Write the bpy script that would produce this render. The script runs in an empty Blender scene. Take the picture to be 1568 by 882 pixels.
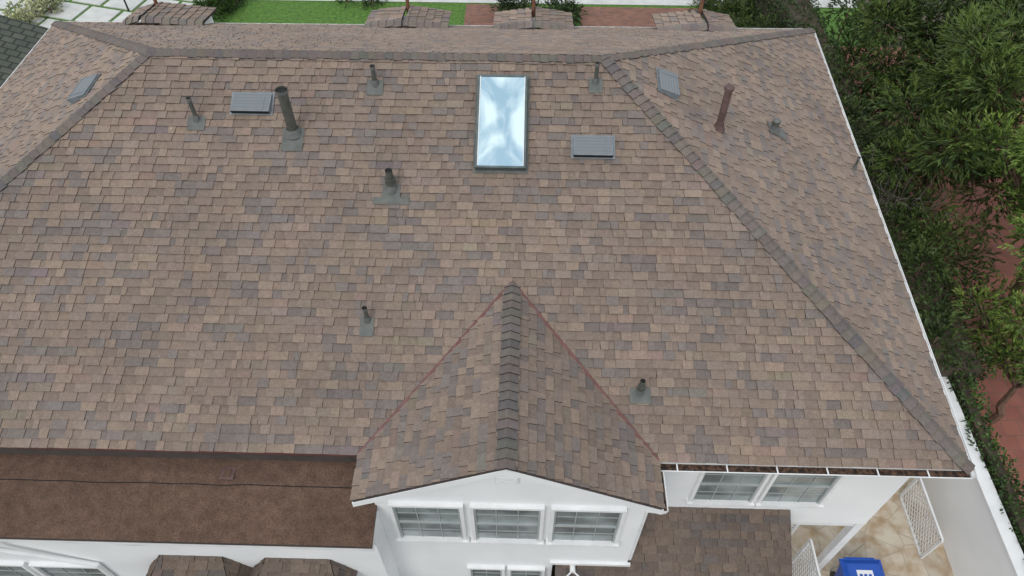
import bpy, math, random
from mathutils import Vector, Matrix
random.seed(7)
R=random
scene=bpy.context.scene
scene.view_settings.view_transform='Standard'
scene.view_settings.look='None'
scene.view_settings.exposure=0

# ---------------------------------------------------------------- materials
def newmat(name):
    m=bpy.data.materials.new(name); m.use_nodes=True
    nt=m.node_tree; b=nt.nodes['Principled BSDF']
    return m,nt,b
def mat_noise(name,c1,c2,scale=5,rough=.8,bump=0,bscale=None,metal=0,detail=6,lo=.3,hi=.7,spec=None):
    m,nt,b=newmat(name)
    tc=nt.nodes.new('ShaderNodeTexCoord')
    n=nt.nodes.new('ShaderNodeTexNoise'); n.inputs['Scale'].default_value=scale; n.inputs['Detail'].default_value=detail
    nt.links.new(tc.outputs['Object'],n.inputs['Vector'])
    r=nt.nodes.new('ShaderNodeValToRGB')
    r.color_ramp.elements[0].position=lo; r.color_ramp.elements[1].position=hi
    r.color_ramp.elements[0].color=(*c1,1); r.color_ramp.elements[1].color=(*c2,1)
    nt.links.new(n.outputs['Fac'],r.inputs['Fac']); nt.links.new(r.outputs['Color'],b.inputs['Base Color'])
    b.inputs['Roughness'].default_value=rough; b.inputs['Metallic'].default_value=metal
    if spec is not None: b.inputs['Specular IOR Level'].default_value=spec
    if bump:
        n2=nt.nodes.new('ShaderNodeTexNoise'); n2.inputs['Scale'].default_value=bscale or scale*4; n2.inputs['Detail'].default_value=5
        nt.links.new(tc.outputs['Object'],n2.inputs['Vector'])
        bp=nt.nodes.new('ShaderNodeBump'); bp.inputs['Strength'].default_value=bump; bp.inputs['Distance'].default_value=.02
        nt.links.new(n2.outputs['Fac'],bp.inputs['Height']); nt.links.new(bp.outputs['Normal'],b.inputs['Normal'])
    return m
def mat_attr(name,rough=.95,layers=((140,.35,2),(.9,.18,4)),spec=.2):
    m,nt,b=newmat(name)
    at=nt.nodes.new('ShaderNodeAttribute'); at.attribute_name='Col'
    tc=nt.nodes.new('ShaderNodeTexCoord')
    c=at.outputs['Color']
    for scale,amt,detail in layers:
        n=nt.nodes.new('ShaderNodeTexNoise'); n.inputs['Scale'].default_value=scale; n.inputs['Detail'].default_value=detail
        nt.links.new(tc.outputs['Object'],n.inputs['Vector'])
        mr=nt.nodes.new('ShaderNodeMapRange'); mr.inputs['From Min'].default_value=.3; mr.inputs['From Max'].default_value=.7
        mr.inputs['To Min'].default_value=1-amt; mr.inputs['To Max'].default_value=1+amt
        nt.links.new(n.outputs['Fac'],mr.inputs['Value'])
        mx=nt.nodes.new('ShaderNodeVectorMath'); mx.operation='SCALE'
        nt.links.new(c,mx.inputs[0]); nt.links.new(mr.outputs['Result'],mx.inputs['Scale'])
        c=mx.outputs['Vector']
    nt.links.new(c,b.inputs['Base Color'])
    b.inputs['Roughness'].default_value=rough; b.inputs['Specular IOR Level'].default_value=spec
    return m
M={}
M['shingle']=mat_attr('asphalt_shingle',layers=((110,.3,2),(17,.1,3),(.6,.08,5)))
M['leaf']=mat_attr('leaf',rough=.55,layers=((3,.3,2),(.6,.15,4)),spec=.35)
M['white']=mat_noise('white_paint',(.78,.785,.79),(.88,.88,.88),.9,.6,.1,30,detail=10)
M['trim']=mat_noise('white_trim',(.72,.72,.72),(.84,.84,.84),3,.5,.05,40)
M['deck']=mat_noise('roof_deck',(.05,.04,.035),(.07,.055,.05),6,.9)
M['redmetal']=mat_noise('red_valley_metal',(.095,.03,.027),(.16,.058,.05),8,.5)
M['fmetal']=mat_noise('aged_flashing',(.085,.09,.083),(.14,.145,.13),7,.6,.1,30)
M['pipe']=mat_noise('painted_pipe',(.055,.06,.052),(.1,.1,.085),9,.6,.1,40)
M['pipehi']=mat_noise('pipe_collar',(.09,.095,.09),(.15,.15,.145),9,.6)
M['rust']=mat_noise('rusty_pipe',(.085,.052,.048),(.15,.09,.08),9,.75,.2,50)
M['post']=mat_noise('stained_wood_post',(.16,.07,.04),(.26,.12,.07),9,.75,.2,50)
M['dark']=mat_noise('dark_void',(.006,.006,.006),(.012,.012,.012),5,.9)
M['bark']=mat_noise('bark',(.1,.06,.045),(.22,.13,.09),9,.9,.6,30)
M['twig']=mat_noise('dry_twig',(.09,.075,.065),(.18,.15,.13),9,.9)
M['soil']=mat_noise('soil',(.035,.027,.02),(.1,.075,.05),2.5,.95,.5,20)
M['blue']=mat_noise('blue_plastic',(.006,.06,.34),(.01,.085,.45),4,.4)
M['decal']=mat_noise('white_decal',(.7,.72,.75),(.8,.8,.8),4,.5)
M['blackmetal']=mat_noise('black_metal',(.01,.01,.01),(.03,.03,.03),4,.5)
M['debris']=mat_noise('gutter_debris',(.02,.012,.008),(.12,.065,.04),14,.95,.8,40,lo=.42,hi=.6)
M['roll']=mat_noise('roll_roofing',(.1,.062,.045),(.138,.087,.064),.8,.95,.3,160,detail=12,lo=.3,hi=.7,spec=.15)
M['concrete']=mat_noise('concrete',(.48,.48,.46),(.62,.62,.6),2,.85,.2,30)
M['lawn']=mat_noise('lawn_grass',(.045,.11,.015),(.11,.23,.03),7,.9,.9,60,detail=10)
M['ground']=mat_noise('ground_soil',(.06,.05,.035),(.12,.1,.07),.6,.95,.4,10)
M['conc2']=mat_noise('vent_gray',(.17,.19,.2),(.24,.26,.28),9,.45,metal=.3)
nt=M['roll'].node_tree; b=nt.nodes['Principled BSDF']
src=b.inputs['Base Color'].links[0].from_socket
tc=nt.nodes.new('ShaderNodeTexCoord')
for sc,lo_,hi_ in((45,.72,1.22),(7,.85,1.15)):
    n=nt.nodes.new('ShaderNodeTexNoise'); n.inputs['Scale'].default_value=sc; n.inputs['Detail'].default_value=4
    nt.links.new(tc.outputs['Object'],n.inputs['Vector'])
    mr=nt.nodes.new('ShaderNodeMapRange'); mr.inputs['From Min'].default_value=.35; mr.inputs['From Max'].default_value=.65; mr.inputs['To Min'].default_value=lo_; mr.inputs['To Max'].default_value=hi_
    nt.links.new(n.outputs['Fac'],mr.inputs['Value'])
    vm=nt.nodes.new('ShaderNodeVectorMath'); vm.operation='SCALE'; nt.links.new(src,vm.inputs[0]); nt.links.new(mr.outputs['Result'],vm.inputs['Scale']); src=vm.outputs['Vector']
nt.links.new(src,b.inputs['Base Color'])
def mat_brick(name,c1,c2,mortar,scale,w=.5,h=.25,ms=.02,rough=.85):
    m,nt,b=newmat(name)
    tc=nt.nodes.new('ShaderNodeTexCoord'); br=nt.nodes.new('ShaderNodeTexBrick')
    br.inputs['Color1'].default_value=(*c1,1); br.inputs['Color2'].default_value=(*c2,1); br.inputs['Mortar'].default_value=(*mortar,1)
    br.inputs['Scale'].default_value=scale; br.inputs['Brick Width'].default_value=w; br.inputs['Row Height'].default_value=h; br.inputs['Mortar Size'].default_value=ms
    nt.links.new(tc.outputs['Object'],br.inputs['Vector'])
    n=nt.nodes.new('ShaderNodeTexNoise'); n.inputs['Scale'].default_value=1.5; n.inputs['Detail'].default_value=8
    nt.links.new(tc.outputs['Object'],n.inputs['Vector'])
    mr=nt.nodes.new('ShaderNodeMapRange'); mr.inputs['To Min'].default_value=.6; mr.inputs['To Max'].default_value=1.4
    nt.links.new(n.outputs['Fac'],mr.inputs['Value'])
    vm=nt.nodes.new('ShaderNodeVectorMath'); vm.operation='SCALE'
    nt.links.new(br.outputs['Color'],vm.inputs[0]); nt.links.new(mr.outputs['Result'],vm.inputs['Scale'])
    nt.links.new(vm.outputs['Vector'],b.inputs['Base Color']); b.inputs['Roughness'].default_value=rough
    return m
M['brick']=mat_brick('brick_paving',(.27,.12,.08),(.17,.085,.065),(.12,.09,.07),1,.22,.11,.008)
M['terra']=mat_brick('terracotta_tile',(.3,.11,.075),(.24,.085,.06),(.17,.09,.07),1,.4,.4,.01)
M['greenroof']=mat_brick('green_roof_tile',(.06,.07,.055),(.085,.092,.07),(.025,.028,.022),1,.35,.28,.03)
def mat_flag():
    m,nt,b=newmat('flagstone')
    tc=nt.nodes.new('ShaderNodeTexCoord')
    v=nt.nodes.new('ShaderNodeTexVoronoi'); v.feature='DISTANCE_TO_EDGE'; v.inputs['Scale'].default_value=1.7
    v2=nt.nodes.new('ShaderNodeTexVoronoi'); v2.inputs['Scale'].default_value=1.7
    n=nt.nodes.new('ShaderNodeTexNoise'); n.inputs['Scale'].default_value=3; n.inputs['Detail'].default_value=8
    for x in(v,v2,n): nt.links.new(tc.outputs['Object'],x.inputs['Vector'])
    r=nt.nodes.new('ShaderNodeValToRGB'); r.color_ramp.elements[0].color=(.38,.26,.15,1); r.color_ramp.elements[1].color=(.58,.51,.41,1)
    r.color_ramp.elements[0].position=.3; r.color_ramp.elements[1].position=.6
    nt.links.new(n.outputs['Fac'],r.inputs['Fac'])
    sep=nt.nodes.new('ShaderNodeSeparateColor'); nt.links.new(v2.outputs['Color'],sep.inputs[0])
    mr=nt.nodes.new('ShaderNodeMapRange'); mr.inputs['To Min'].default_value=.85; mr.inputs['To Max'].default_value=1.1; nt.links.new(sep.outputs[0],mr.inputs['Value'])
    vm=nt.nodes.new('ShaderNodeVectorMath'); vm.operation='SCALE'; nt.links.new(r.outputs['Color'],vm.inputs[0]); nt.links.new(mr.outputs['Result'],vm.inputs['Scale'])
    e=nt.nodes.new('ShaderNodeMapRange'); e.inputs['From Max'].default_value=.02; nt.links.new(v.outputs['Distance'],e.inputs['Value'])
    mx=nt.nodes.new('ShaderNodeMix'); mx.data_type='RGBA'; mx.inputs[6].default_value=(.33,.28,.21,1)
    nt.links.new(e.outputs['Result'],mx.inputs[0]); nt.links.new(vm.outputs['Vector'],mx.inputs[7]); nt.links.new(mx.outputs[2],b.inputs['Base Color'])
    b.inputs['Roughness'].default_value=.8
    return m
M['flag']=mat_flag()
def mat_mesh():
    m,nt,b=newmat('vent_mesh')
    tc=nt.nodes.new('ShaderNodeTexCoord'); v=nt.nodes.new('ShaderNodeTexVoronoi'); v.inputs['Scale'].default_value=55; v.inputs['Randomness'].default_value=0
    nt.links.new(tc.outputs['Object'],v.inputs['Vector'])
    r=nt.nodes.new('ShaderNodeValToRGB'); r.color_ramp.elements[0].position=.3; r.color_ramp.elements[1].position=.42
    r.color_ramp.elements[0].color=(.11,.12,.13,1); r.color_ramp.elements[1].color=(.18,.195,.21,1)
    nt.links.new(v.outputs['Distance'],r.inputs['Fac']); nt.links.new(r.outputs['Color'],b.inputs['Base Color']); b.inputs['Roughness'].default_value=.5
    return m
M['mesh']=mat_mesh()
m,nt,b=newmat('skylight_glass'); b.inputs['Base Color'].default_value=(.74,.92,.98,1); b.inputs['Metallic'].default_value=1; b.inputs['Roughness'].default_value=.02; M['sky_glass']=m
m,nt,b=newmat('window_glass'); b.inputs['Roughness'].default_value=.08; b.inputs['Specular IOR Level'].default_value=.9
tc=nt.nodes.new('ShaderNodeTexCoord'); n=nt.nodes.new('ShaderNodeTexNoise'); n.inputs['Scale'].default_value=1.6; n.inputs['Detail'].default_value=5; nt.links.new(tc.outputs['Object'],n.inputs['Vector'])
r=nt.nodes.new('ShaderNodeValToRGB'); r.color_ramp.elements[0].position=.38; r.color_ramp.elements[1].position=.62; r.color_ramp.elements[0].color=(.12,.14,.14,1); r.color_ramp.elements[1].color=(.3,.34,.34,1)
nt.links.new(n.outputs['Fac'],r.inputs['Fac']); nt.links.new(r.outputs['Color'],b.inputs['Base Color']); M['glass']=m
M['greenframe']=mat_noise('skylight_frame',(.085,.11,.11),(.14,.17,.17),6,.4,metal=.4)
M['muntin']=mat_noise('muntin',(.33,.36,.36),(.42,.44,.44),5,.5)

# ---------------------------------------------------------------- mesh builder
class MB:
    def __init__(s): s.v=[];s.f=[];s.m=[];s.c=[];s.mats=[]
    def mi(s,k):
        if k not in s.mats: s.mats.append(k)
        return s.mats.index(k)
    def poly(s,pts,mat,col=(1,1,1)):
        i=len(s.v); s.v.extend([tuple(p) for p in pts]); s.f.append(tuple(range(i,i+len(pts)))); s.m.append(s.mi(mat)); s.c.append(col)
    def box(s,c,size,mat,rot=None,col=(1,1,1)):
        hx,hy,hz=[q/2 for q in size]; c=Vector(c)
        P=[Vector((x,y,z)) for x in(-hx,hx) for y in(-hy,hy) for z in(-hz,hz)]
        if rot is not None: P=[rot@p for p in P]
        P=[p+c for p in P]; i=len(s.v); s.v.extend([tuple(p) for p in P])
        for q in [(0,1,3,2),(4,6,7,5),(0,4,5,1),(2,3,7,6),(0,2,6,4),(1,5,7,3)]:
            s.f.append(tuple(i+k for k in q)); s.m.append(s.mi(mat)); s.c.append(col)
    def bb(s,x0,x1,y0,y1,z0,z1,mat): s.box(((x0+x1)/2,(y0+y1)/2,(z0+z1)/2),(x1-x0,y1-y0,z1-z0),mat)
    def cyl(s,p0,p1,r0,r1,mat,seg=16,caps=True,capmat=None):
        p0=Vector(p0);p1=Vector(p1);d=(p1-p0).normalized()
        a=d.orthogonal().normalized(); b=d.cross(a); i=len(s.v)
        for p,r in((p0,r0),(p1,r1)):
            for k in range(seg):
                t=2*math.pi*k/seg; s.v.append(tuple(p+(a*math.cos(t)+b*math.sin(t))*r))
        for k in range(seg):
            k2=(k+1)%seg; s.f.append((i+k,i+k2,i+seg+k2,i+seg+k)); s.m.append(s.mi(mat)); s.c.append((1,1,1))
        if caps:
            s.f.append(tuple(i+seg+k for k in range(seg))); s.m.append(s.mi(capmat or mat)); s.c.append((1,1,1))
            s.f.append(tuple(i+seg-1-k for k in range(seg))); s.m.append(s.mi(mat)); s.c.append((1,1,1))
    def prism(s,pts,vec,mat):
        vec=Vector(vec); pts=[Vector(p) for p in pts]; q=[p+vec for p in pts]
        s.poly(pts,mat); s.poly(q[::-1],mat)
        for i in range(len(pts)):
            j=(i+1)%len(pts); s.poly([pts[i],q[i],q[j],pts[j]],mat)
    def build(s,name,parent=None,smooth=False,fix=False):
        me=bpy.data.meshes.new(name); me.from_pydata(s.v,[],s.f)
        for k in s.mats: me.materials.append(M[k])
        me.polygons.foreach_set('material_index',s.m)
        ca=me.color_attributes.new('Col','FLOAT_COLOR','CORNER')
        buf=[]
        for f,c in zip(s.f,s.c): buf.extend((c[0],c[1],c[2],1.0)*len(f))
        ca.data.foreach_set('color',buf)
        if fix:
            import bmesh
            bm=bmesh.new(); bm.from_mesh(me); bmesh.ops.remove_doubles(bm,verts=bm.verts,dist=1e-5); bmesh.ops.recalc_face_normals(bm,faces=bm.faces); bm.to_mesh(me); bm.free()
        me.update()
        o=bpy.data.objects.new(name,me); bpy.context.collection.objects.link(o)
        if parent: o.parent=parent
        return o
def empty(name):
    o=bpy.data.objects.new(name,None); bpy.context.collection.objects.link(o); return o

# ---------------------------------------------------------------- roof geometry
EZ=5.7; RZ=8.7
FL=Vector((-12.46,5.03,EZ)); FR=Vector((6.74,5.03,EZ)); BR=Vector((7.34,17.35,EZ)); BL=Vector((-12.46,17.2,EZ))
RL=Vector((-6.67,11.15,RZ)); RR=Vector((1.31,11.15,RZ))
PAL=[((.238,.179,.142),.27),((.207,.158,.130),.32),((.176,.147,.134),.19),((.220,.170,.141),.22)]
def shcol(k=1.0):
    r=R.random(); a=0
    for c,w in PAL:
        a+=w
        if r<=a: break
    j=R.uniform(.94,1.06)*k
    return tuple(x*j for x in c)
def clip(poly,a,b):
    out=[]
    n=len(poly)
    def side(p): return (b[0]-a[0])*(p[1]-a[1])-(b[1]-a[1])*(p[0]-a[0])
    for i in range(n):
        p=poly[i];q=poly[(i+1)%n];sp=side(p);sq=side(q)
        if sp>=0: out.append(p)
        if (sp>=0)!=(sq>=0):
            t=sp/(sp-sq); out.append((p[0]+(q[0]-p[0])*t,p[1]+(q[1]-p[1])*t))
    return out
def shingle(name,P,parent,exp=.142,k=1.0,thick=.016,widths=(.09,.13,.16,.2,.24,.28)):
    """P: convex polygon CCW seen from outside; P[0]->P[1] is the eave"""
    o=P[0]; S=(P[1]-P[0]).normalized(); N=(P[1]-P[0]).cross(P[2]-P[1]).normalized(); T=N.cross(S)
    P2=[((p-o).dot(S),(p-o).dot(T)) for p in P]
    def to3(p,h): return o+S*p[0]+T*p[1]+N*h
    mb=MB()
    mb.poly([p-N*.004 for p in P],'deck'); 
    mb.poly([p-N*.06 for p in P[::-1]],'deck')
    for i in range(len(P)):
        j=(i+1)%len(P); mb.poly([P[i]-N*.06,P[j]-N*.06,P[j]-N*.004,P[i]-N*.004],'deck')
    smin=min(p[0] for p in P2);smax=max(p[0] for p in P2);tmax=max(p[1] for p in P2)
    t=-.02
    ph=[R.uniform(0,6) for _ in range(4)]
    while t<tmax:
        s=smin-R.random()*.4; up=R.random()<.5; last=None
        while s<smax:
            w=R.choice(widths)*R.uniform(.9,1.1)
            col=shcol(k)
            if last and R.random()<.3: col=tuple(x*R.uniform(.97,1.03) for x in last)
            last=col
            up=not up
            hr=.009 if up else 0
            kk=1.04 if up else .94
            col2=tuple(x*kk for x in col)
            wob=.003*math.sin(s*2.1+ph[0])+.003*math.sin(s*.9+t*3+ph[1])
            tt=t+(0 if up else R.choice((0,0,.005)))+R.uniform(-.0025,.0025)+wob
            tp=R.uniform(0,.01)*(1 if up else -1)
            q=[(s+.001+tp,tt),(s+w-.001-tp,tt),(s+w-.001+tp*.3,t+exp+.01),(s+.001-tp*.3,t+exp+.01)]
            s+=w
            n=len(P2)
            for i in range(n):
                if i==0: continue
                q=clip(q,P2[i],P2[(i+1)%n])
                if len(q)<3: break
            if len(q)<3: continue
            H=[thick*(1-(p[1]-t)/(exp+.01))+hr+.001 for p in q]
            top=[to3(p,h) for p,h in zip(q,H)]
            mb.poly(top,'shingle',col2)
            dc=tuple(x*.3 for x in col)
            m=len(q)
            for i in range(m):
                j=(i+1)%m
                if q[i][1]>t+exp and q[j][1]>t+exp: continue
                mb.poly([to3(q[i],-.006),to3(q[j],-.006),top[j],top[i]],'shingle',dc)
        t+=exp
    return mb.build(name,parent)
def caps(name,A,B,d1,d2,parent,w=.125,step=.15,k=.95,lift=.022,gray=.35):
    mb=MB(); L=(B-A).length; D=(B-A)/L
    up=-(d1+d2); up=up.normalized() if up.length>.01 else Vector((0,0,1))
    n1=D.cross(d1).normalized(); n1=n1 if n1.z>0 else -n1
    n2=D.cross(d2).normalized(); n2=n2 if n2.z>0 else -n2
    t=-.03
    while t<L:
        ww=w*R.uniform(.88,1.12); l=step+.05
        c=PAL[R.choice((1,1,2,3))][0]; c=tuple(x*R.uniform(.86,1.02)*.9*k for x in c); g=sum(c)/3; c=tuple((1-gray)*x+gray*g for x in c)
        e=min(t+l,L+.02)
        def pt(s,d,n,side,h): return A+D*s+d*(ww*side)+n*h
        h0=lift+.022;h1=lift-.004
        a0=A+D*t+up*(h0+.002); a1=A+D*e+up*(h1+.002)
        p10=pt(t,d1,n1,1,h0);p11=pt(e,d1,n1,1,h1);p20=pt(t,d2,n2,1,h0);p21=pt(e,d2,n2,1,h1)
        for q in ([a0,a1,p11,p10],[a0,p20,p21,a1]): mb.poly(q,'shingle',c)
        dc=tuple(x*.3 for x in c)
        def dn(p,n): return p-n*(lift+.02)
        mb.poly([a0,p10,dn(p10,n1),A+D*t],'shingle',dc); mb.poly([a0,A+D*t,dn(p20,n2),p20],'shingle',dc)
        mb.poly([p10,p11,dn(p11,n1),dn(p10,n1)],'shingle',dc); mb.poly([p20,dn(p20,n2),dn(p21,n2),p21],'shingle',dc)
        t+=step
    return mb.build(name,parent)
def perp(A,B,other):
    D=(B-A).normalized(); v=other-A; v=v-D*v.dot(D); return v.normalized()

house=empty('white_house')
shingle('roof_front_slope',[FL,FR,RR,RL],house)
shingle('roof_right_slope',[FR,BR,RR],house,k=1.12)  # same shingle, colour raised to imitate the sheen of this view
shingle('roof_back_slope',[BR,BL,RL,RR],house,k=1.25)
shingle('roof_left_slope',[BL,FL,RL],house,k=1.25)  # same shingle, light from the left painted into its colour
caps('ridge_caps',RL,RR,perp(RL,RR,FL),perp(RL,RR,BL),house,k=.9)
caps('hip_caps_front_right',FR,RR,perp(FR,RR,FL),perp(FR,RR,BR),house)
caps('hip_caps_back_right',BR,RR,perp(BR,RR,FR),perp(BR,RR,BL),house)
caps('hip_caps_front_left',FL,RL,perp(FL,RL,FR),perp(FL,RL,BL),house)
caps('hip_caps_back_left',BL,RL,perp(BL,RL,FL),perp(BL,RL,BR),house)
GX=-.19; GW=2.26; GZ=6.9; GY=4.28
gl0=Vector((GX-GW,GY,EZ)); gr0=Vector((GX+GW,GY,EZ)); ga=Vector((GX,GY,GZ)); gb=Vector((GX,7.48,GZ))
vl=Vector((GX-GW,5.03,EZ)); vr=Vector((GX+GW,5.03,EZ))
up=Vector((0,0,.012))
shingle('gable_left_slope',[vl+up,gl0+up,ga+up,gb+up],house,k=1.05)  # lit side: light painted in as a lighter shingle colour
shingle('gable_right_slope',[gr0+up,vr+up,gb+up,ga+up],house,k=.93)  # shaded side: shade painted in as a darker shingle colour
caps('gable_ridge_caps',ga+up,gb+up,Vector((-1,0,-.531)).normalized(),Vector((1,0,-.531)).normalized(),house,w=.14,k=.92,gray=.45)
mb=MB()
for a in (vl,vr):
    b_=gb; D=(b_-a).normalized()
    nm=Vector((0,-.44,.898)); sd=D.cross(nm).normalized()
    out=sd if sd.x*(a.x-GX)>0 else -sd
    p=a+nm*.034; q=b_+nm*.034
    mb.poly([p-out*.026,p+out*.034,q+out*.034,q-out*.026],'redmetal')
    mb.poly([p+out*.034,p+out*.034-nm*.03,q+out*.034-nm*.03,q+out*.034],'redmetal')
    mb.poly([p-out*.026,q-out*.026,q-out*.026-nm*.03,p-out*.026-nm*.03],'redmetal')
mb.build('valley_flashing',house)

# ---------------------------------------------------------------- walls
mb=MB()
mb.bb(-12.1,6.35,5.33,16.95,2.8,5.56,'white')
mb.bb(-12.0,4.75,5.75,16.8,0,2.8,'white')
sof=[FL+Vector((.02,.02,-.08)),FR+Vector((-.02,.02,-.08)),BR+Vector((-.02,-.02,-.08)),BL+Vector((.02,-.02,-.08))]
mb.poly([p-Vector((0,0,.055)) for p in sof][::-1],'white')
mb.build('main_walls',house)
mb=MB()
mb.prism([(-2.2,4.45,0),(.6,4.45,0),(.6,4.45,2.95),(1.9,4.45,2.95),(1.9,4.45,5.67),(GX,4.45,6.78),(-2.2,4.45,5.71)],(0,1.6,0),'white')
mb.bb(-.36,-.02,4.425,4.45,6.1,6.32,'trim')
for i in range(4): mb.bb(-.34,-.04,4.412,4.425,6.12+i*.05,6.145+i*.05,'trim')
mb.bb(.55,1.95,4.40,4.448,2.92,3.0,'trim')
mb.build('gable_walls',house,fix=True)
mb=MB()
for sgn in(-1,1):
    a=Vector((GX,GY-.012,GZ-.05)); e=Vector((GX+sgn*GW,GY-.012,EZ-.05))
    q=[a,e,e-Vector((0,0,.13)),a-Vector((0,0,.13))]
    mb.prism(q,(0,.03,0),'white')
    mb.poly([a+Vector((0,.03,-.03)),e+Vector((0,.03,-.03)),e+Vector((0,.2,-.03)),a+Vector((0,.2,-.03))],'white')
mb.build('rake_boards',house)
def gutter(mb,A,B,out,w=.11,h=.1,mat='trim',fill='debris'):
    A=Vector(A);B=Vector(B);out=Vector(out)
    z=Vector((0,0,1)); prof=[(0,.0),(0,-h),(w*.7,-h),(w,-.02),(w,.0),(w-.012,0),(w-.012,-.02),(w*.65,-h+.012),(.012,-h+.012),(.012,0)]
    pa=[A+out*x+z*y for x,y in prof]; pb=[B+out*x+z*y for x,y in prof]
    n=len(prof)
    for i in range(n):
        j=(i+1)%n; mb.poly([pa[i],pa[j],pb[j],pb[i]],mat)
    for p in(pa,pb):
        mb.poly([p[0],p[1],p[2],p[3],p[4]],mat)
    if fill: mb.poly([A+out*.013-z*.035,B+out*.013-z*.035,B+out*(w-.014)-z*.03,A+out*(w-.014)-z*.03],fill)
mb=MB()
gutter(mb,(GX+GW+.0,5.035,EZ-.03),(6.74,5.035,EZ-.03),(0,-1,0),w=.15)
d=(BR-FR).normalized(); o_=Vector((d.y,-d.x,0))
gutter(mb,FR+Vector((0,-.1,-.02)),BR+Vector((0,0,-.02)),o_,w=.09,fill='trim')
gutter(mb,FL+Vector((0,0,-.02)),BL+Vector((0,0,-.02)),(-1,0,0),w=.09,fill='trim')
gutter(mb,BL+Vector((0,0,-.02)),BR+Vector((0,0,-.02)),(0,1,0),w=.1)
gutter(mb,(GX+GW,GY-.02,EZ-.02),(GX+GW,4.88,EZ-.02),(1,0,0),w=.08)
mb.bb(2.1,6.7,5.04,5.07,EZ-.2,EZ-.07,'trim')
x=2.35
while x<6.6:
    mb.bb(x,x+.02,4.883,5.03,EZ-.032,EZ-.026,'trim'); x+=.75
mb.cyl((2.14,4.42,EZ-.1),(2.14,4.42,EZ-.45),.035,.035,'trim',10)
mb.cyl((2.14,4.42,EZ-.43),(1.95,4.52,EZ-.62),.035,.035,'trim',10)
mb.cyl((1.945,4.52,EZ-.6),(1.945,4.52,3.0),.035,.035,'trim',10)
mb.build('gutters',house)
mb=MB()
mb.bb(-12.4,-2.46,5.04,5.07,EZ-.3,EZ-.062,'deck')
mb.bb(-12.44,-2.46,5.012,5.038,EZ-.05,EZ-.002,'redmetal')
mb.build('drip_edge',house)

def window(mb,xc,y,z0,z1,w,cols=3,split=True):
    f=.055
    mb.bb(xc-w/2,xc+w/2,y-.012,y-.002,z0,z1,'glass')
    mb.bb(xc-w/2-f,xc+w/2+f,y-.07,y-.001,z1,z1+f,'trim')
    mb.bb(xc-w/2-f-.03,xc+w/2+f+.03,y-.1,y-.001,z0-f,z0,'trim')
    mb.bb(xc-w/2-f,xc-w/2,y-.07,y-.001,z0,z1,'trim'); mb.bb(xc+w/2,xc+w/2+f,y-.07,y-.001,z0,z1,'trim')
    for a in(xc-w/2,xc+w/2-.03): mb.bb(a,a+.03,y-.04,y-.013,z0,z1,'muntin')
    zm=(z0+z1)/2
    if split: mb.bb(xc-w/2+.03,xc+w/2-.03,y-.045,y-.013,zm-.02,zm+.02,'muntin')
    for i in range(1,cols):
        x=xc-w/2+w*i/cols; mb.bb(x-.007,x+.007,y-.024,y-.014,z0,z1,'muntin')
    for (a,b_) in((z0,zm),(zm,z1)):
        z=(a+b_)/2; mb.bb(xc-w/2+.03,xc+w/2-.03,y-.022,y-.0135,z-.007,z+.007,'muntin')
mb=MB()
for xc in(-1.42,-.19,1.04): window(mb,xc,4.45,4.0,5.28,1.02)
for xc in(-.58,.14): window(mb,xc,4.45,1.4,2.62,.56,cols=2)
mb.build('gable_windows',house)
mb=MB()
for xc in(3.5,4.68): window(mb,xc,5.33,3.72,5.05,1.02)
mb.build('side_windows',house)

# roll-roofed low roof on the left
mb=MB()
def rr(x,y,dz=0):
    t=(5.5-y)/(5.5-3.84); return Vector((x,y,5.42-.32*t+dz))
mb.poly([rr(-13.4,3.84),rr(-2.45,3.84),rr(-2.45,5.5),rr(-13.4,5.5)],'roll')
mb.poly([rr(-2.45,3.84),rr(-2.18,3.84,-.03),rr(-2.18,4.45,-.03),rr(-2.2,4.46,-.03),rr(-2.2,5.5,0),rr(-2.45,5.5)],'roll')
mb.poly([rr(-13.4,3.84),rr(-13.4,3.84,-.08),rr(-2.18,3.84,-.08),rr(-2.18,3.84,-.03),rr(-2.45,3.84)],'deck')
mb.poly([rr(-2.18,3.84,-.08),rr(-2.18,4.45,-.08),rr(-2.18,4.45,-.03),rr(-2.18,3.84,-.03)],'deck')
segs=[]; x=-13.4
while x<-2.46: segs.append(x); x+=.4
segs.append(-2.46)
off={s:R.uniform(-.014,.014) for s in segs}
for y in(4.68,):
    for s0,s1 in zip(segs[:-1],segs[1:]):
        ya,yb=y+off[s0],y+off[s1]
        mb.poly([rr(s0,ya,.02),rr(s1,yb,.02),rr(s1,y+.35,.003),rr(s0,y+.35,.003)],'roll')
        mb.poly([rr(s0,ya-.008,0.002),rr(s1,yb-.008,0.002),rr(s1,yb,.02),rr(s0,ya,.02)],'dark')
mb.build('flat_roof',house)
mb=MB()
p=rr(-4.54,4.84); mb.box(p+Vector((0,0,.026)),(.22,.2,.006),'rust'); mb.box(p+Vector((0,0,.036)),(.1,.12,.012),'roll')
mb.build('roof_patch',house)
mb=MB()
mb.bb(-13.3,-2.2,4.02,5.32,0,4.98,'white')
mb.bb(-13.4,-2.18,3.86,3.9,4.86,5.015,'trim')
mb.bb(-13.35,-2.2,3.9,4.02,4.9,4.95,'white')
mb.build('left_wing_walls',house)
mb=MB()
for xc in(-7.6,-8.9): window(mb,xc,4.02,1.9,3.45,1.1)
mb.build('left_wing_windows',house)
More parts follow.
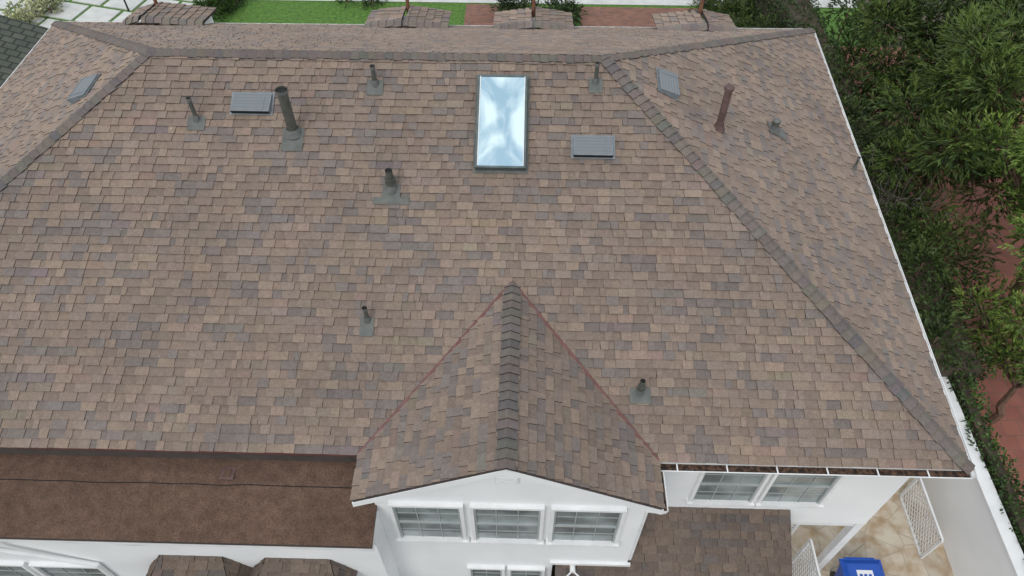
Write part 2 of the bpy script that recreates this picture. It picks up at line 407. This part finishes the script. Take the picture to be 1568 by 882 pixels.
def hiproof(nm,x0,x1,yb,yf,zt,zb):
    ins=.35
    a=Vector((x0,yf,zb));b_=Vector((x1,yf,zb));c=Vector((x1-ins,yb,zt));d_=Vector((x0+ins,yb,zt))
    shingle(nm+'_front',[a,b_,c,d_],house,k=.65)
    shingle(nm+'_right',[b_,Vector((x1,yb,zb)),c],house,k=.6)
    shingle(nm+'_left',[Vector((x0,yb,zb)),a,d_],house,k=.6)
    mb=MB(); mb.bb(x0+.2,x1-.2,yf+.2,yb,0,zb-.05,'white'); mb.build(nm+'_walls',house)
hiproof('bay_roof_a',-6.15,-4.45,4.02,3.1,4.0,3.5)
hiproof('bay_roof_b',-4.43,-2.7,4.02,3.1,4.0,3.5)
mb=MB()
mb.cyl((-8.35,3.83,4.98),(-8.2,3.9,4.4),.04,.04,'trim',10); mb.cyl((-8.2,3.9,4.42),(-7.0,3.97,3.6),.04,.04,'trim',10)
mb.cyl((-7.0,3.97,3.62),(-7.0,3.97,1.0),.04,.04,'trim',10)
for z0 in(4.55,4.62):
    pts=[Vector((-13,3.99,z0))]+[Vector((-12+i*1.2,3.99,z0+.04*math.sin(i*2.3))) for i in range(8)]
    for a,b_ in zip(pts[:-1],pts[1:]): mb.cyl(a,b_,.012,.012,'blackmetal',6)
mb.build('downspout',house)
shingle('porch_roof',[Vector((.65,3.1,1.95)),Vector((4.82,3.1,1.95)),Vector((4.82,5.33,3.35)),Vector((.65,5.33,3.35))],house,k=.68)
mb=MB(); mb.bb(.8,4.7,3.4,5.74,0,1.9,'white'); mb.build('porch_walls',house)
mb=MB()
mb.bb(6.2,6.35,5.33,5.48,0,2.8,'trim'); mb.bb(4.85,6.2,5.36,5.44,2.62,2.8,'trim')
mb.build('corner_post',house)

# back dormer roofs (small shingled hoods over the rear windows)
def dormer(x,lw,rw):
    y0,y1=16.5,17.62; zc=.1
    c0=Vector((x,y1,5.98+zc)); c1=Vector((x,y0,6.16+zc))
    for sg,w in((-1,lw),(1,rw)):
        g=.05*sg
        e0=Vector((x+sg*w,y1-.05,5.95)); e1=Vector((x+sg*w,y0+.05,6.13))
        i0=c0+Vector((g,0,0)); i1=c1+Vector((g,0,0))
        P=[e0,e1,i1,i0] if sg<0 else [e1,e0,i0,i1]
        shingle('dormer_roof',P,house,k=1.3 if sg<0 else 1.05,exp=.2,thick=.018)  # left panel coloured lighter, right darker, to imitate light from the left
        A=i1 if sg<0 else e1; B=e1 if sg<0 else i1
        caps('dormer_caps',A,B,Vector((0,-.8,-.6)),Vector((0,1,-.15)).normalized(),house,w=.12,step=.2,k=1.2,lift=.02)
    mb=MB(); mb.bb(x-lw+.15,x+rw-.15,16.7,17.5,5.2,5.86,'white')
    mb.cyl((x,17.5,5.9),(x,17.5,6.75),.05,.045,'post',12)
    mb.build('dormer_body',house)
dormer(-9.75,.5,1.5); dormer(-3.16,.95,1.1); dormer(.1,.98,.98); dormer(4.4,1.2,.75)

# ---------------------------------------------------------------- roof equipment
def zf(x,y): return 5.7+.4902*(y-5.03)
NF=Vector((0,-.4402,.8979))
def zr(x,y): return 5.7+.5236*(7.04+.0486*(y-11.15)-x)
NR=Vector((.5236,-.0254,1)).normalized()
def zl(x,y): return 5.7+.518*(x+12.46)
NL=Vector((-.518,0,1)).normalized()
def frame(N,yaw=0):
    z=N; upv=Vector((0,0,1)); y=(upv-z*upv.dot(z)).normalized(); x=y.cross(z)
    return Matrix((x,y,z)).transposed()
def pipe(name,x,y,zfn,N,h,r,mat='pipe',fl=(.3,.3),cap=None,foff=(0,-.06)):
    z=zfn(x,y); p=Vector((x,y,z)); F=frame(N); mb=MB()
    if fl: mb.box(p+F@Vector((foff[0],foff[1],.028)),(fl[0],fl[1],.006),'fmetal',F)
    mb.cyl(p-N*.0,p+Vector((0,0,.12)),r*1.9,r*1.15,mat if mat=='rust' else 'pipehi',16,False)
    t=p+Vector((0,0,h))
    mb.cyl(p,t,r,r,mat,18,False)
    mb.cyl(t-Vector((0,0,.03)),t-Vector((0,0,.02)),r*.98,r*.98,'dark',18,True)  # near-black disc stands in for the shade down the open pipe
    if cap=='band': mb.cyl(t-Vector((0,0,.06)),t+Vector((0,0,.004)),r*1.14,r*1.14,'pipehi',18,False); 
    if cap=='cap':
        mb.cyl(t-Vector((0,0,.05)),t,r*1.35,r*1.35,'pipe' if mat!='rust' else 'rust',18,True)
        mb.cyl(t,t+Vector((0,0,.03)),r*1.35,r*.6,'pipehi' if mat!='rust' else 'rust',18,True)
    if cap=='storm': 
        mb.cyl(p+Vector((0,0,h*.35)),p+Vector((0,0,h*.6)),r*1.5,r*1.5,mat,18,True)
    return mb.build(name)
pipe('vent_pipe',-5.65,9.96,zf,NF,.46,.035,'pipe',(.3,.26),'band')
pipe('flue_pipe',-3.97,9.77,zf,NF,.88,.085,'pipe',(.36,.42),'band',(0,-.12))
pipe('vent_pipe',-2.64,10.61,zf,NF,.38,.04,'pipe',(.28,.28),'band')
pipe('vent_pipe',1.16,10.7,zf,NF,.4,.035,'pipe',(.24,.28),'band')
pipe('vent_pipe',-2.235,8.89,zf,NF,.42,.06,'pipe',(.3,.34),'storm',(0,-.08))
mb=MB(); F=frame(NF); mb.box(Vector((-2.23,8.7,zf(0,8.7)))+NF*.026,(.6,.12,.005),'fmetal',F); mb.build('roof_flashing')
pipe('vent_pipe',-2.477,6.88,zf,NF,.34,.035,'pipe',(.22,.3),'band',(0,-.1))
pipe('vent_pipe',1.824,5.95,zf,NF,.34,.04,'pipe',(.32,.24),'storm',(0,-.05))
pipe('flue_pipe',3.47,10.69,zr,NR,.9,.065,'rust',None,'cap')
pipe('vent_pipe',4.85,11.6,zr,NR,.24,.06,'pipehi',(.34,.42),'cap')
pipe('vent_pipe',6.83,11.72,zr,NR,.3,.025,'pipe',None,'band')
def boxvent(name,x,y,zfn,N):
    z=zfn(x,y); p=Vector((x,y,z)); F=frame(N); mb=MB()
    def L(a,b_,c): return p+F@Vector((a,b_,c))
    mb.box(L(0,0,.028),(.74,.43,.006),'conc2',F)
    x0,x1,y0,y1=-.33,.33,-.19,.18
    q=[L(x0,y0,.12),L(x1,y0,.12),L(x1,y1,.06),L(x0,y1,.06)]
    b0=[L(x0,y0,.03),L(x1,y0,.03),L(x1,y1,.03),L(x0,y1,.03)]
    mb.poly(q,'mesh')
    for i in range(4):
        j=(i+1)%4; mb.poly([b0[i],b0[j],q[j],q[i]],'dark' if i==0 else 'conc2')
    for a in(x0,x1-.03): mb.poly([L(a,y0,.123),L(a+.03,y0,.123),L(a+.03,y1,.063),L(a,y1,.063)],'conc2')
    mb.poly([L(x0,y0,.1235),L(x1,y0,.1235),L(x1,y0+.025,.1195),L(x0,y0+.025,.1195)],'conc2')
    mb.poly([L(.2,y0+.03,.1225),L(.22,y0+.03,.1225),L(.22,y1,.0635),L(.2,y1,.0635)],'conc2')
    return mb.build(name)
boxvent('roof_vent',-4.73,10.25,zf,NF); boxvent('roof_vent',1.11,9.62,zf,NF)
boxvent('roof_vent',2.5,11.28,zr,NR); boxvent('roof_vent',-8.04,10.97,zl,NL)
mb=MB(); F=frame(NF); c=Vector((-.435,9.98,zf(0,9.98)))
def L(a,b_,c_): return c+F@Vector((a,b_,c_))
W,H=.84,1.71; t=.035
mb.box(L(0,0,.027),(W+.08,H+.1,.006),'fmetal',F)
for sx in(-1,1): mb.box(L(sx*(W/2-t/2),0,.085),(t,H,.13),'greenframe',F)
for sy in(-1,1): mb.box(L(0,sy*(H/2-t/2),.084),(W-2*t-.001,t,.13),'greenframe',F)
# slightly domed glass pane (grid), as on the real unit
nx,ny=8,14
def gp(i,j):
    a=(i/nx-.5)*(W-2*t-.002); b_=(j/ny-.5)*(H-2*t-.002)
    return L(a,b_,.136+.006*(1-(2*i/nx-1)**2)*(1-(2*j/ny-1)**2))
for i in range(nx):
    for j in range(ny): mb.poly([gp(i,j),gp(i+1,j),gp(i+1,j+1),gp(i,j+1)],'sky_glass')
for sx in(-1,1): mb.box(L(sx*(W/2-t-.006),0,.15),(.012,H-2*t,.016),'trim',F)
sk_o=mb.build('skylight',fix=True)
for pl in sk_o.data.polygons:
    if sk_o.data.materials[pl.material_index].name=='skylight_glass': pl.use_smooth=True
mb=MB()
mb.cyl((.95,4.44,2.86),(.95,4.3,2.86),.05,.05,'trim',12)
for sx in(-1,1):
    a=Vector((.95+sx*.03,4.3,2.86)); b_=Vector((.95+sx*.12,4.2,2.9)); mb.cyl(a,b_,.015,.015,'trim',8)
    d_=Vector((sx*.3,-.7,.2)).normalized(); mb.cyl(b_,b_+d_*.06,.03,.03,'trim',12); mb.cyl(b_+d_*.06,b_+d_*.17,.035,.07,'trim',14)
mb.build('flood_light')

# ---------------------------------------------------------------- ground & yard
def sheet(name,pts,z,mat):
    mb=MB(); mb.poly([(x,y,z) for x,y in pts],mat); return mb.build(name)
def rect(x0,x1,y0,y1): return [(x0,y0),(x1,y0),(x1,y1),(x0,y1)]
sheet('ground',rect(-300,300,-300,300),0,'ground')
sheet('lawn',rect(-13.5,14,18.5,33),.012,'lawn')
sheet('brick_path',rect(-2.7,-1.2,17,28.9),.024,'brick')
sheet('brick_path',rect(2.1,7.2,17,28.8),.024,'brick')
sheet('sidewalk',rect(-13,14,29.0,30.5),.03,'concrete')
sheet('terracotta_patio',rect(10.6,24,4,26),.016,'terra')
sheet('flagstone_patio',rect(4.9,9.3,-2,12),.016,'flag')
sheet('side_soil',rect(7.4,9.3,12,19),.02,'soil')
mb=MB(); mb.poly([(x,y,.008) for x,y in rect(-26,-13.2,23,33)],'lawn'); mb.build('side_lawn')
mb=MB(); rot=Matrix.Rotation(math.radians(-14),3,'Z')
for i in range(-4,5):
    for j in range(-3,4):
        p=rot@Vector((i*1.55+(j%2)*.4,j*1.35,0))+Vector((-18,27.5,.03)); 
        if p.x>-13.5: continue
        mb.box(p,(1.38,1.18,.05),'concrete',rot)
mb.build('stepping_stone_path')
mb=MB(); mb.bb(9.3,9.52,-3,30,0,2.0,'white'); mb.bb(9.27,9.55,-3,30,2.0,2.05,'trim'); mb.build('boundary_wall')
def lattice(mb,o,u,w,h,step=.1,sw=.025):
    o=Vector(o);u=Vector(u);z=Vector((0,0,1));n=u.cross(z)
    def bar(a,b_,wd,th,off):
        a=o+u*a[0]+z*a[1];b_=o+u*b_[0]+z*b_[1];d=(b_-a);l=d.length;d.normalize();s=d.cross(n).normalized()
        rot=Matrix((d,s,n)).transposed(); mb.box((a+b_)/2+n*off,(l,wd,th),'trim',rot)
    for a,b_ in(((0,0),(w,0)),((0,h),(w,h)),((0,0),(0,h)),((w,0),(w,h))): bar(a,b_,.06,.04,0)
    k=-h
    while k<w:
        x0=max(0,k);y0=x0-k;x1=min(w,k+h);y1=x1-k
        if x1-x0>.02: bar((x0,y0),(x1,y1),sw,.008,.006); bar((w-x0,y0),(w-x1,y1),sw,.008,-.006)
        k+=step*1.4
mb=MB(); lattice(mb,(8.7,5.75,.05),(0,1,0),1.4,1.0); mb.build('lattice_gate')
mb=MB(); lattice(mb,(5.0,5.9,.05),(1,0,0),.7,2.5); mb.build('lattice_panel')
mb=MB(); lattice(mb,(5.75,5.45,.05),(0,-1,0),1.2,1.6); mb.build('lattice_panel')
mb=MB(); bx,by=6.92,4.9
def ringbox(z0,w0,d0,z1,w1,d1,mat):
    a=[Vector((bx+sx*w0/2,by+sy*d0/2,z0)) for sx,sy in((-1,-1),(1,-1),(1,1),(-1,1))]
    b_=[Vector((bx+sx*w1/2,by+sy*d1/2,z1)) for sx,sy in((-1,-1),(1,-1),(1,1),(-1,1))]
    for i in range(4):
        j=(i+1)%4; mb.poly([a[i],a[j],b_[j],b_[i]],mat)
    mb.poly(b_,mat); mb.poly(a[::-1],mat)
ringbox(.05,.55,.6,.95,.74,.8,'blue'); ringbox(.95,.82,.88,1.0,.82,.88,'blue'); ringbox(1.0,.78,.84,1.05,.64,.66,'blue')
mb.bb(bx-.16,bx+.16,by-.12,by+.2,1.052,1.056,'decal'); 
for i in range(3): mb.bb(bx-.12+i*.09,bx-.06+i*.09,by-.02,by+.12,1.058,1.061,'blue')
mb.cyl((bx-.3,by+.46,.98),(bx+.3,by+.46,.98),.02,.02,'blue',10)
for sx in(-1,1): mb.cyl((bx+sx*.22,by+.36,.12),(bx+sx*.28,by+.36,.12),.12,.12,'blackmetal',16); mb.box((bx+sx*.28,by+.44,.97),(.03,.06,.05),'blue')
mb.build('recycling_bin')
mb=MB()
a=Vector((-15.1,14,3.3));b_=Vector((-15.1,20.8,3.3))
mb.poly([a,b_,Vector((-19,20.8,4.6)),Vector((-19,14,4.6))],'greenroof')
mb.poly([a-Vector((0,0,.12)),b_-Vector((0,0,.12)),b_,a],'trim')
mb.bb(-22,-15.5,14.2,20.6,0,3.2,'white')
mb.poly([b_,b_+Vector((-3.9,0,-.1)),Vector((-19,20.8,4.6))],'white')
mb.build('neighbour_house')
mb=MB(); mb.cyl((-16.9,28,0),(-16.9,28,1.6),.04,.03,'blackmetal',8); mb.cyl((-16.9,28,1.6),(-16.9,28,1.65),.16,.16,'blackmetal',8); mb.cyl((-16.9,28,1.65),(-16.9,28,1.9),.1,.13,'decal',8); mb.cyl((-16.9,28,1.9),(-16.9,28,2.05),.18,.02,'blackmetal',8); mb.build('garden_lamp')

# ---------------------------------------------------------------- vegetation
def rv():
    while True:
        v=Vector((R.uniform(-1,1),R.uniform(-1,1),R.uniform(-1,1)))
        if .05<v.length<1: return v
mb=MB()
for _ in range(130):
    x=R.uniform(-11,5.5); y=R.uniform(5.2,10.8)
    if x>1.3 and (x-1.3)/5.4+(y-5.03)/6.1>.95: continue
    if abs(x-GX)<2.4 and y<7.6: continue
    if x< -6.6 and (-6.67-x)/5.79+(y-5.03)/6.12>.95: continue
    p=Vector((x,y,zf(x,y)))+NF*.028; d=rv().normalized(); d=(d-NF*d.dot(NF)).normalized(); s=d.cross(NF)
    l=R.uniform(.015,.035); c=R.choice(((.4,.37,.3),(.3,.2,.1),(.12,.09,.05),(.34,.32,.29)))
    mb.poly([p,p+d*l*.5+s*l*.25,p+d*l,p+d*l*.5-s*l*.25],'leaf',c)
mb.build('fallen_leaves')
def leaf(mb,p,d,l,w,col):
    s=d.cross(rv()).normalized()*w*.5; m=p+d*l*.5
    mb.poly([p,m+s,p+d*l,m-s],'leaf',col)
def lerp(a,b,t): return tuple(x+(y-x)*t for x,y in zip(a,b))
def foliage(mb,c,r,n,dark,light,ll=.12,lw=.035,per=9,sq=(1,1,.8),droop=0):
    c=Vector(c); cj=R.uniform(-.18,.12)
    for _ in range(n):
        v=rv().normalized(); rad=r*(R.random()**.45)
        p=c+Vector((v.x*sq[0],v.y*sq[1],v.z*sq[2]))*rad
        out=(p-c).normalized() if rad>.01 else v
        d0=(out+rv()*.7+Vector((0,0,.25-droop))).normalized()
        tone=min(1,max(0,.12+cj+.6*(rad/r)*(.5+.5*out.z)+R.uniform(-.2,.3)))  # shade painted into leaf colour: dark inside and below, light on top
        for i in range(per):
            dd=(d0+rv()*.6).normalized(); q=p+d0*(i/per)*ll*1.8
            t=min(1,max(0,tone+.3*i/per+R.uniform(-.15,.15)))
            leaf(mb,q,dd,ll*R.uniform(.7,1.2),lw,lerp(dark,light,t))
def limb(mb,a,b_,r0,r1,k=4,j=.12,mat='bark'):
    pts=[Vector(a)]
    for i in range(1,k+1):
        t=i/k; p=Vector(a).lerp(Vector(b_),t)+rv()*j*(1 if i<k else 0); pts.append(p)
    for i in range(k): mb.cyl(pts[i],pts[i+1],r0+(r1-r0)*i/k,r0+(r1-r0)*(i+1)/k,mat,6)
    return pts
def tree(name,base,fork,clumps,dark,light,n,tr=.16,**kw):
    mb=MB(); base=Vector(base); fork=Vector(fork); limb(mb,base,fork,tr,tr*.7,4,.1)
    for (x,y,z,r) in clumps:
        c=Vector((x,y,z)); pts=limb(mb,fork,c,tr*.45,.02,4,.15)
        for _ in range(3): limb(mb,pts[2],c+rv()*r*.8,.03,.008,3,.08)
        foliage(mb,c,r,int(n*r*r),dark,light,**kw)
    return mb.build(name)
def clumps(c,R0,n,r0,r1,sq=.8):
    out=[]
    for _ in range(n):
        v=rv(); out.append((c[0]+v.x*R0,c[1]+v.y*R0,c[2]+v.z*R0*sq,R.uniform(r0,r1)))
    return out
DK=(.012,.025,.006)
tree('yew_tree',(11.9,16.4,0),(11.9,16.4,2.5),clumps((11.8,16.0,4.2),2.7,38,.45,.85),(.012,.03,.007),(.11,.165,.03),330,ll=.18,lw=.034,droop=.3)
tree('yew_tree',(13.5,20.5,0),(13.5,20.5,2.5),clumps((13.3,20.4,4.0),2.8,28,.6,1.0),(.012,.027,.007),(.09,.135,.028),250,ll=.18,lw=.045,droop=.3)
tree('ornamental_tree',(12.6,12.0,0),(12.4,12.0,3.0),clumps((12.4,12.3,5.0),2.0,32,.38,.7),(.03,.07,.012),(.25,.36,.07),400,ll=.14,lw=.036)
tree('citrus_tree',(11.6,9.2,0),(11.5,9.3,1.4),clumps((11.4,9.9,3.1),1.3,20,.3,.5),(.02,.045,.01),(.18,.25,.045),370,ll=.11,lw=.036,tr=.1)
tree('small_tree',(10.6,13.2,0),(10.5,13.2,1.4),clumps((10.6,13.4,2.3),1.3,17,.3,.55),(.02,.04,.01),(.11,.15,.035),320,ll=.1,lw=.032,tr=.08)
mb=MB()
for i in range(18):
    b0=Vector((9.9,14.4,.3))+Vector((R.uniform(-.3,.3),R.uniform(-.3,.3),0)); e=b0+Vector((R.uniform(-1.1,.6),R.uniform(-1,1),R.uniform(2.2,3.5)))
    pts=limb(mb,b0,e,.018,.006,5,.12,'twig')
    for q in pts[2:]:
        for _ in range(4): limb(mb,q,q+rv()*.5,.007,.003,2,.05,'twig')
mb.build('dry_shrub')
def shrub(name,cs,dark,light,n=300,**kw):
    mb=MB()
    for (x,y,z,r) in cs:
        foliage(mb,(x,y,z),r,int(n*r*r),dark,light,**kw)
        limb(mb,(x,y,0),(x,y,z),.04,.02,2,.05)
    return mb.build(name)
def hedge(name,x0,x1,y0,y1,z0,z1,dark,light,dens=150,ll=.09,lw=.05,core=True):
    mb=MB()
    if core: mb.bb(x0+.12,x1-.1,y0+.1,y1-.1,0,z1-.12,'soil')  # dark inner block in place of the shade inside the hedge, not earth
    A=(x1-x0+2*(z1-z0))*(y1-y0)
    for _ in range(int(A*dens)):
        s=R.random()*(x1-x0+2*(z1-z0)); y=R.uniform(y0,y1)
        if s<z1-z0: p=Vector((x0,y,z0+s)); o_=Vector((-1,0,0))
        elif s<z1-z0+x1-x0: p=Vector((x0+s-(z1-z0),y,z1)); o_=Vector((0,0,1))
        else: p=Vector((x1,y,z0+s-(z1-z0)-(x1-x0))); o_=Vector((1,0,0))
        bump=.12*math.sin(y*3.1)*math.sin(p.x*5+y)+R.uniform(-.12,.06)
        p+=o_*bump; tone=R.random()*.6+(.3 if o_.z else .0)+bump  # top leaves coloured lighter to imitate light from above
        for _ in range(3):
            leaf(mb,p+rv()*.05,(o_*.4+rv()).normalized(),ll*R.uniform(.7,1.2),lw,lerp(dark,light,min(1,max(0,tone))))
    return mb.build(name)
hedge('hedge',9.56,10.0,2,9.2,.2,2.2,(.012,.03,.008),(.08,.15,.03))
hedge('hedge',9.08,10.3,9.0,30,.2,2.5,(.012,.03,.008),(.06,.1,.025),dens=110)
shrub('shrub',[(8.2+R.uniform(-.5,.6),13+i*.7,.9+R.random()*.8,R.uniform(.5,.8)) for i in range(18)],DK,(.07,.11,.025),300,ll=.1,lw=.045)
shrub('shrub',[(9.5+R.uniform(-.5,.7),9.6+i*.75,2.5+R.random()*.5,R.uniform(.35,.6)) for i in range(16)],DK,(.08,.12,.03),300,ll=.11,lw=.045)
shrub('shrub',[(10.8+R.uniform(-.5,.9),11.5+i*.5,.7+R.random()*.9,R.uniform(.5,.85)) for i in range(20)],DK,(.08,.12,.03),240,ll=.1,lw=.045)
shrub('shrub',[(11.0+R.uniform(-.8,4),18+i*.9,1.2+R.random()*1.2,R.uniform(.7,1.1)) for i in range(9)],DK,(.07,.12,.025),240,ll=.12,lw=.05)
shrub('garden_shrub',[(-1+R.random()*3,27.2+R.random()*1.2,.4,R.uniform(.35,.6)) for i in range(9)],(.01,.02,.008),(.05,.08,.02),350,ll=.12,lw=.04)
shrub('garden_shrub',[(7.2+R.random()*3.4,27.4+R.random()*1.6,.35,R.uniform(.3,.6)) for i in range(12)],(.012,.025,.008),(.12,.18,.04),350,ll=.16,lw=.03)
shrub('garden_shrub',[(-14+R.random()*1.6,27+R.random()*1.8,.4,R.uniform(.4,.6)) for i in range(8)],(.012,.03,.008),(.06,.12,.02),350,ll=.1,lw=.04)
shrub('garden_shrub',[(-8+R.random()*1.5,28.3+R.random()*.8,.3,R.uniform(.25,.4)) for i in range(5)],(.012,.03,.008),(.07,.12,.02),350,ll=.1,lw=.04)
shrub('flower_bed',[(-21.5+R.random()*1.6,26.5+R.random()*2.0,.3,R.uniform(.25,.45)) for i in range(12)],(.02,.06,.01),(.6,.6,.35),420,ll=.08,lw=.06)

# ---------------------------------------------------------------- world, sun, camera
w=bpy.data.worlds.new('World'); scene.world=w; w.use_nodes=True; nt=w.node_tree
bg=nt.nodes['Background']; bg.inputs['Strength'].default_value=.1
sk=nt.nodes.new('ShaderNodeTexSky'); sk.sky_type='NISHITA'; sk.sun_disc=False
EL=math.radians(50); AZ=math.radians(-150)
sk.sun_elevation=EL; sk.sun_rotation=AZ
tc=nt.nodes.new('ShaderNodeTexCoord'); n=nt.nodes.new('ShaderNodeTexNoise'); n.inputs['Scale'].default_value=10; n.inputs['Detail'].default_value=9; n.inputs['Roughness'].default_value=.5; n.inputs['Distortion'].default_value=.3
nt.links.new(tc.outputs['Generated'],n.inputs['Vector'])
r=nt.nodes.new('ShaderNodeValToRGB'); r.color_ramp.elements[0].position=.43; r.color_ramp.elements[1].position=.56
r.color_ramp.elements[0].color=(.32,.32,.32,1); r.color_ramp.elements[1].color=(1,1,1,1)
nt.links.new(n.outputs['Fac'],r.inputs['Fac'])
# thin blue sky seen between the clouds: Nishita brightened toward haze
hz=nt.nodes.new('ShaderNodeMix'); hz.data_type='RGBA'; hz.inputs[0].default_value=.35; nt.links.new(sk.outputs['Color'],hz.inputs[6]); hz.inputs[7].default_value=(4.5,8.2,10.5,1)
mx=nt.nodes.new('ShaderNodeMix'); mx.data_type='RGBA'; nt.links.new(r.outputs['Color'],mx.inputs[0]); nt.links.new(hz.outputs[2],mx.inputs[6]); mx.inputs[7].default_value=(11,11.1,11.2,1)
nt.links.new(mx.outputs[2],bg.inputs['Color'])
sd=bpy.data.lights.new('sun','SUN'); sd.energy=1.25; sd.angle=math.radians(28); sd.color=(1,.97,.92)
so=bpy.data.objects.new('sun',sd); bpy.context.collection.objects.link(so)
dirv=Vector((math.sin(AZ)*math.cos(EL),math.cos(AZ)*math.cos(EL),math.sin(EL)))
so.rotation_euler=dirv.to_track_quat('Z','Y').to_euler(); so.location=(0,0,40)
cd=bpy.data.cameras.new('camera'); cd.sensor_width=36; cd.lens=36*1100/1568; cd.clip_end=1000
co=bpy.data.objects.new('camera',cd); bpy.context.collection.objects.link(co)
co.location=(0,0,15.7); co.rotation_euler=(math.radians(40),0,math.radians(1.5))
scene.camera=co
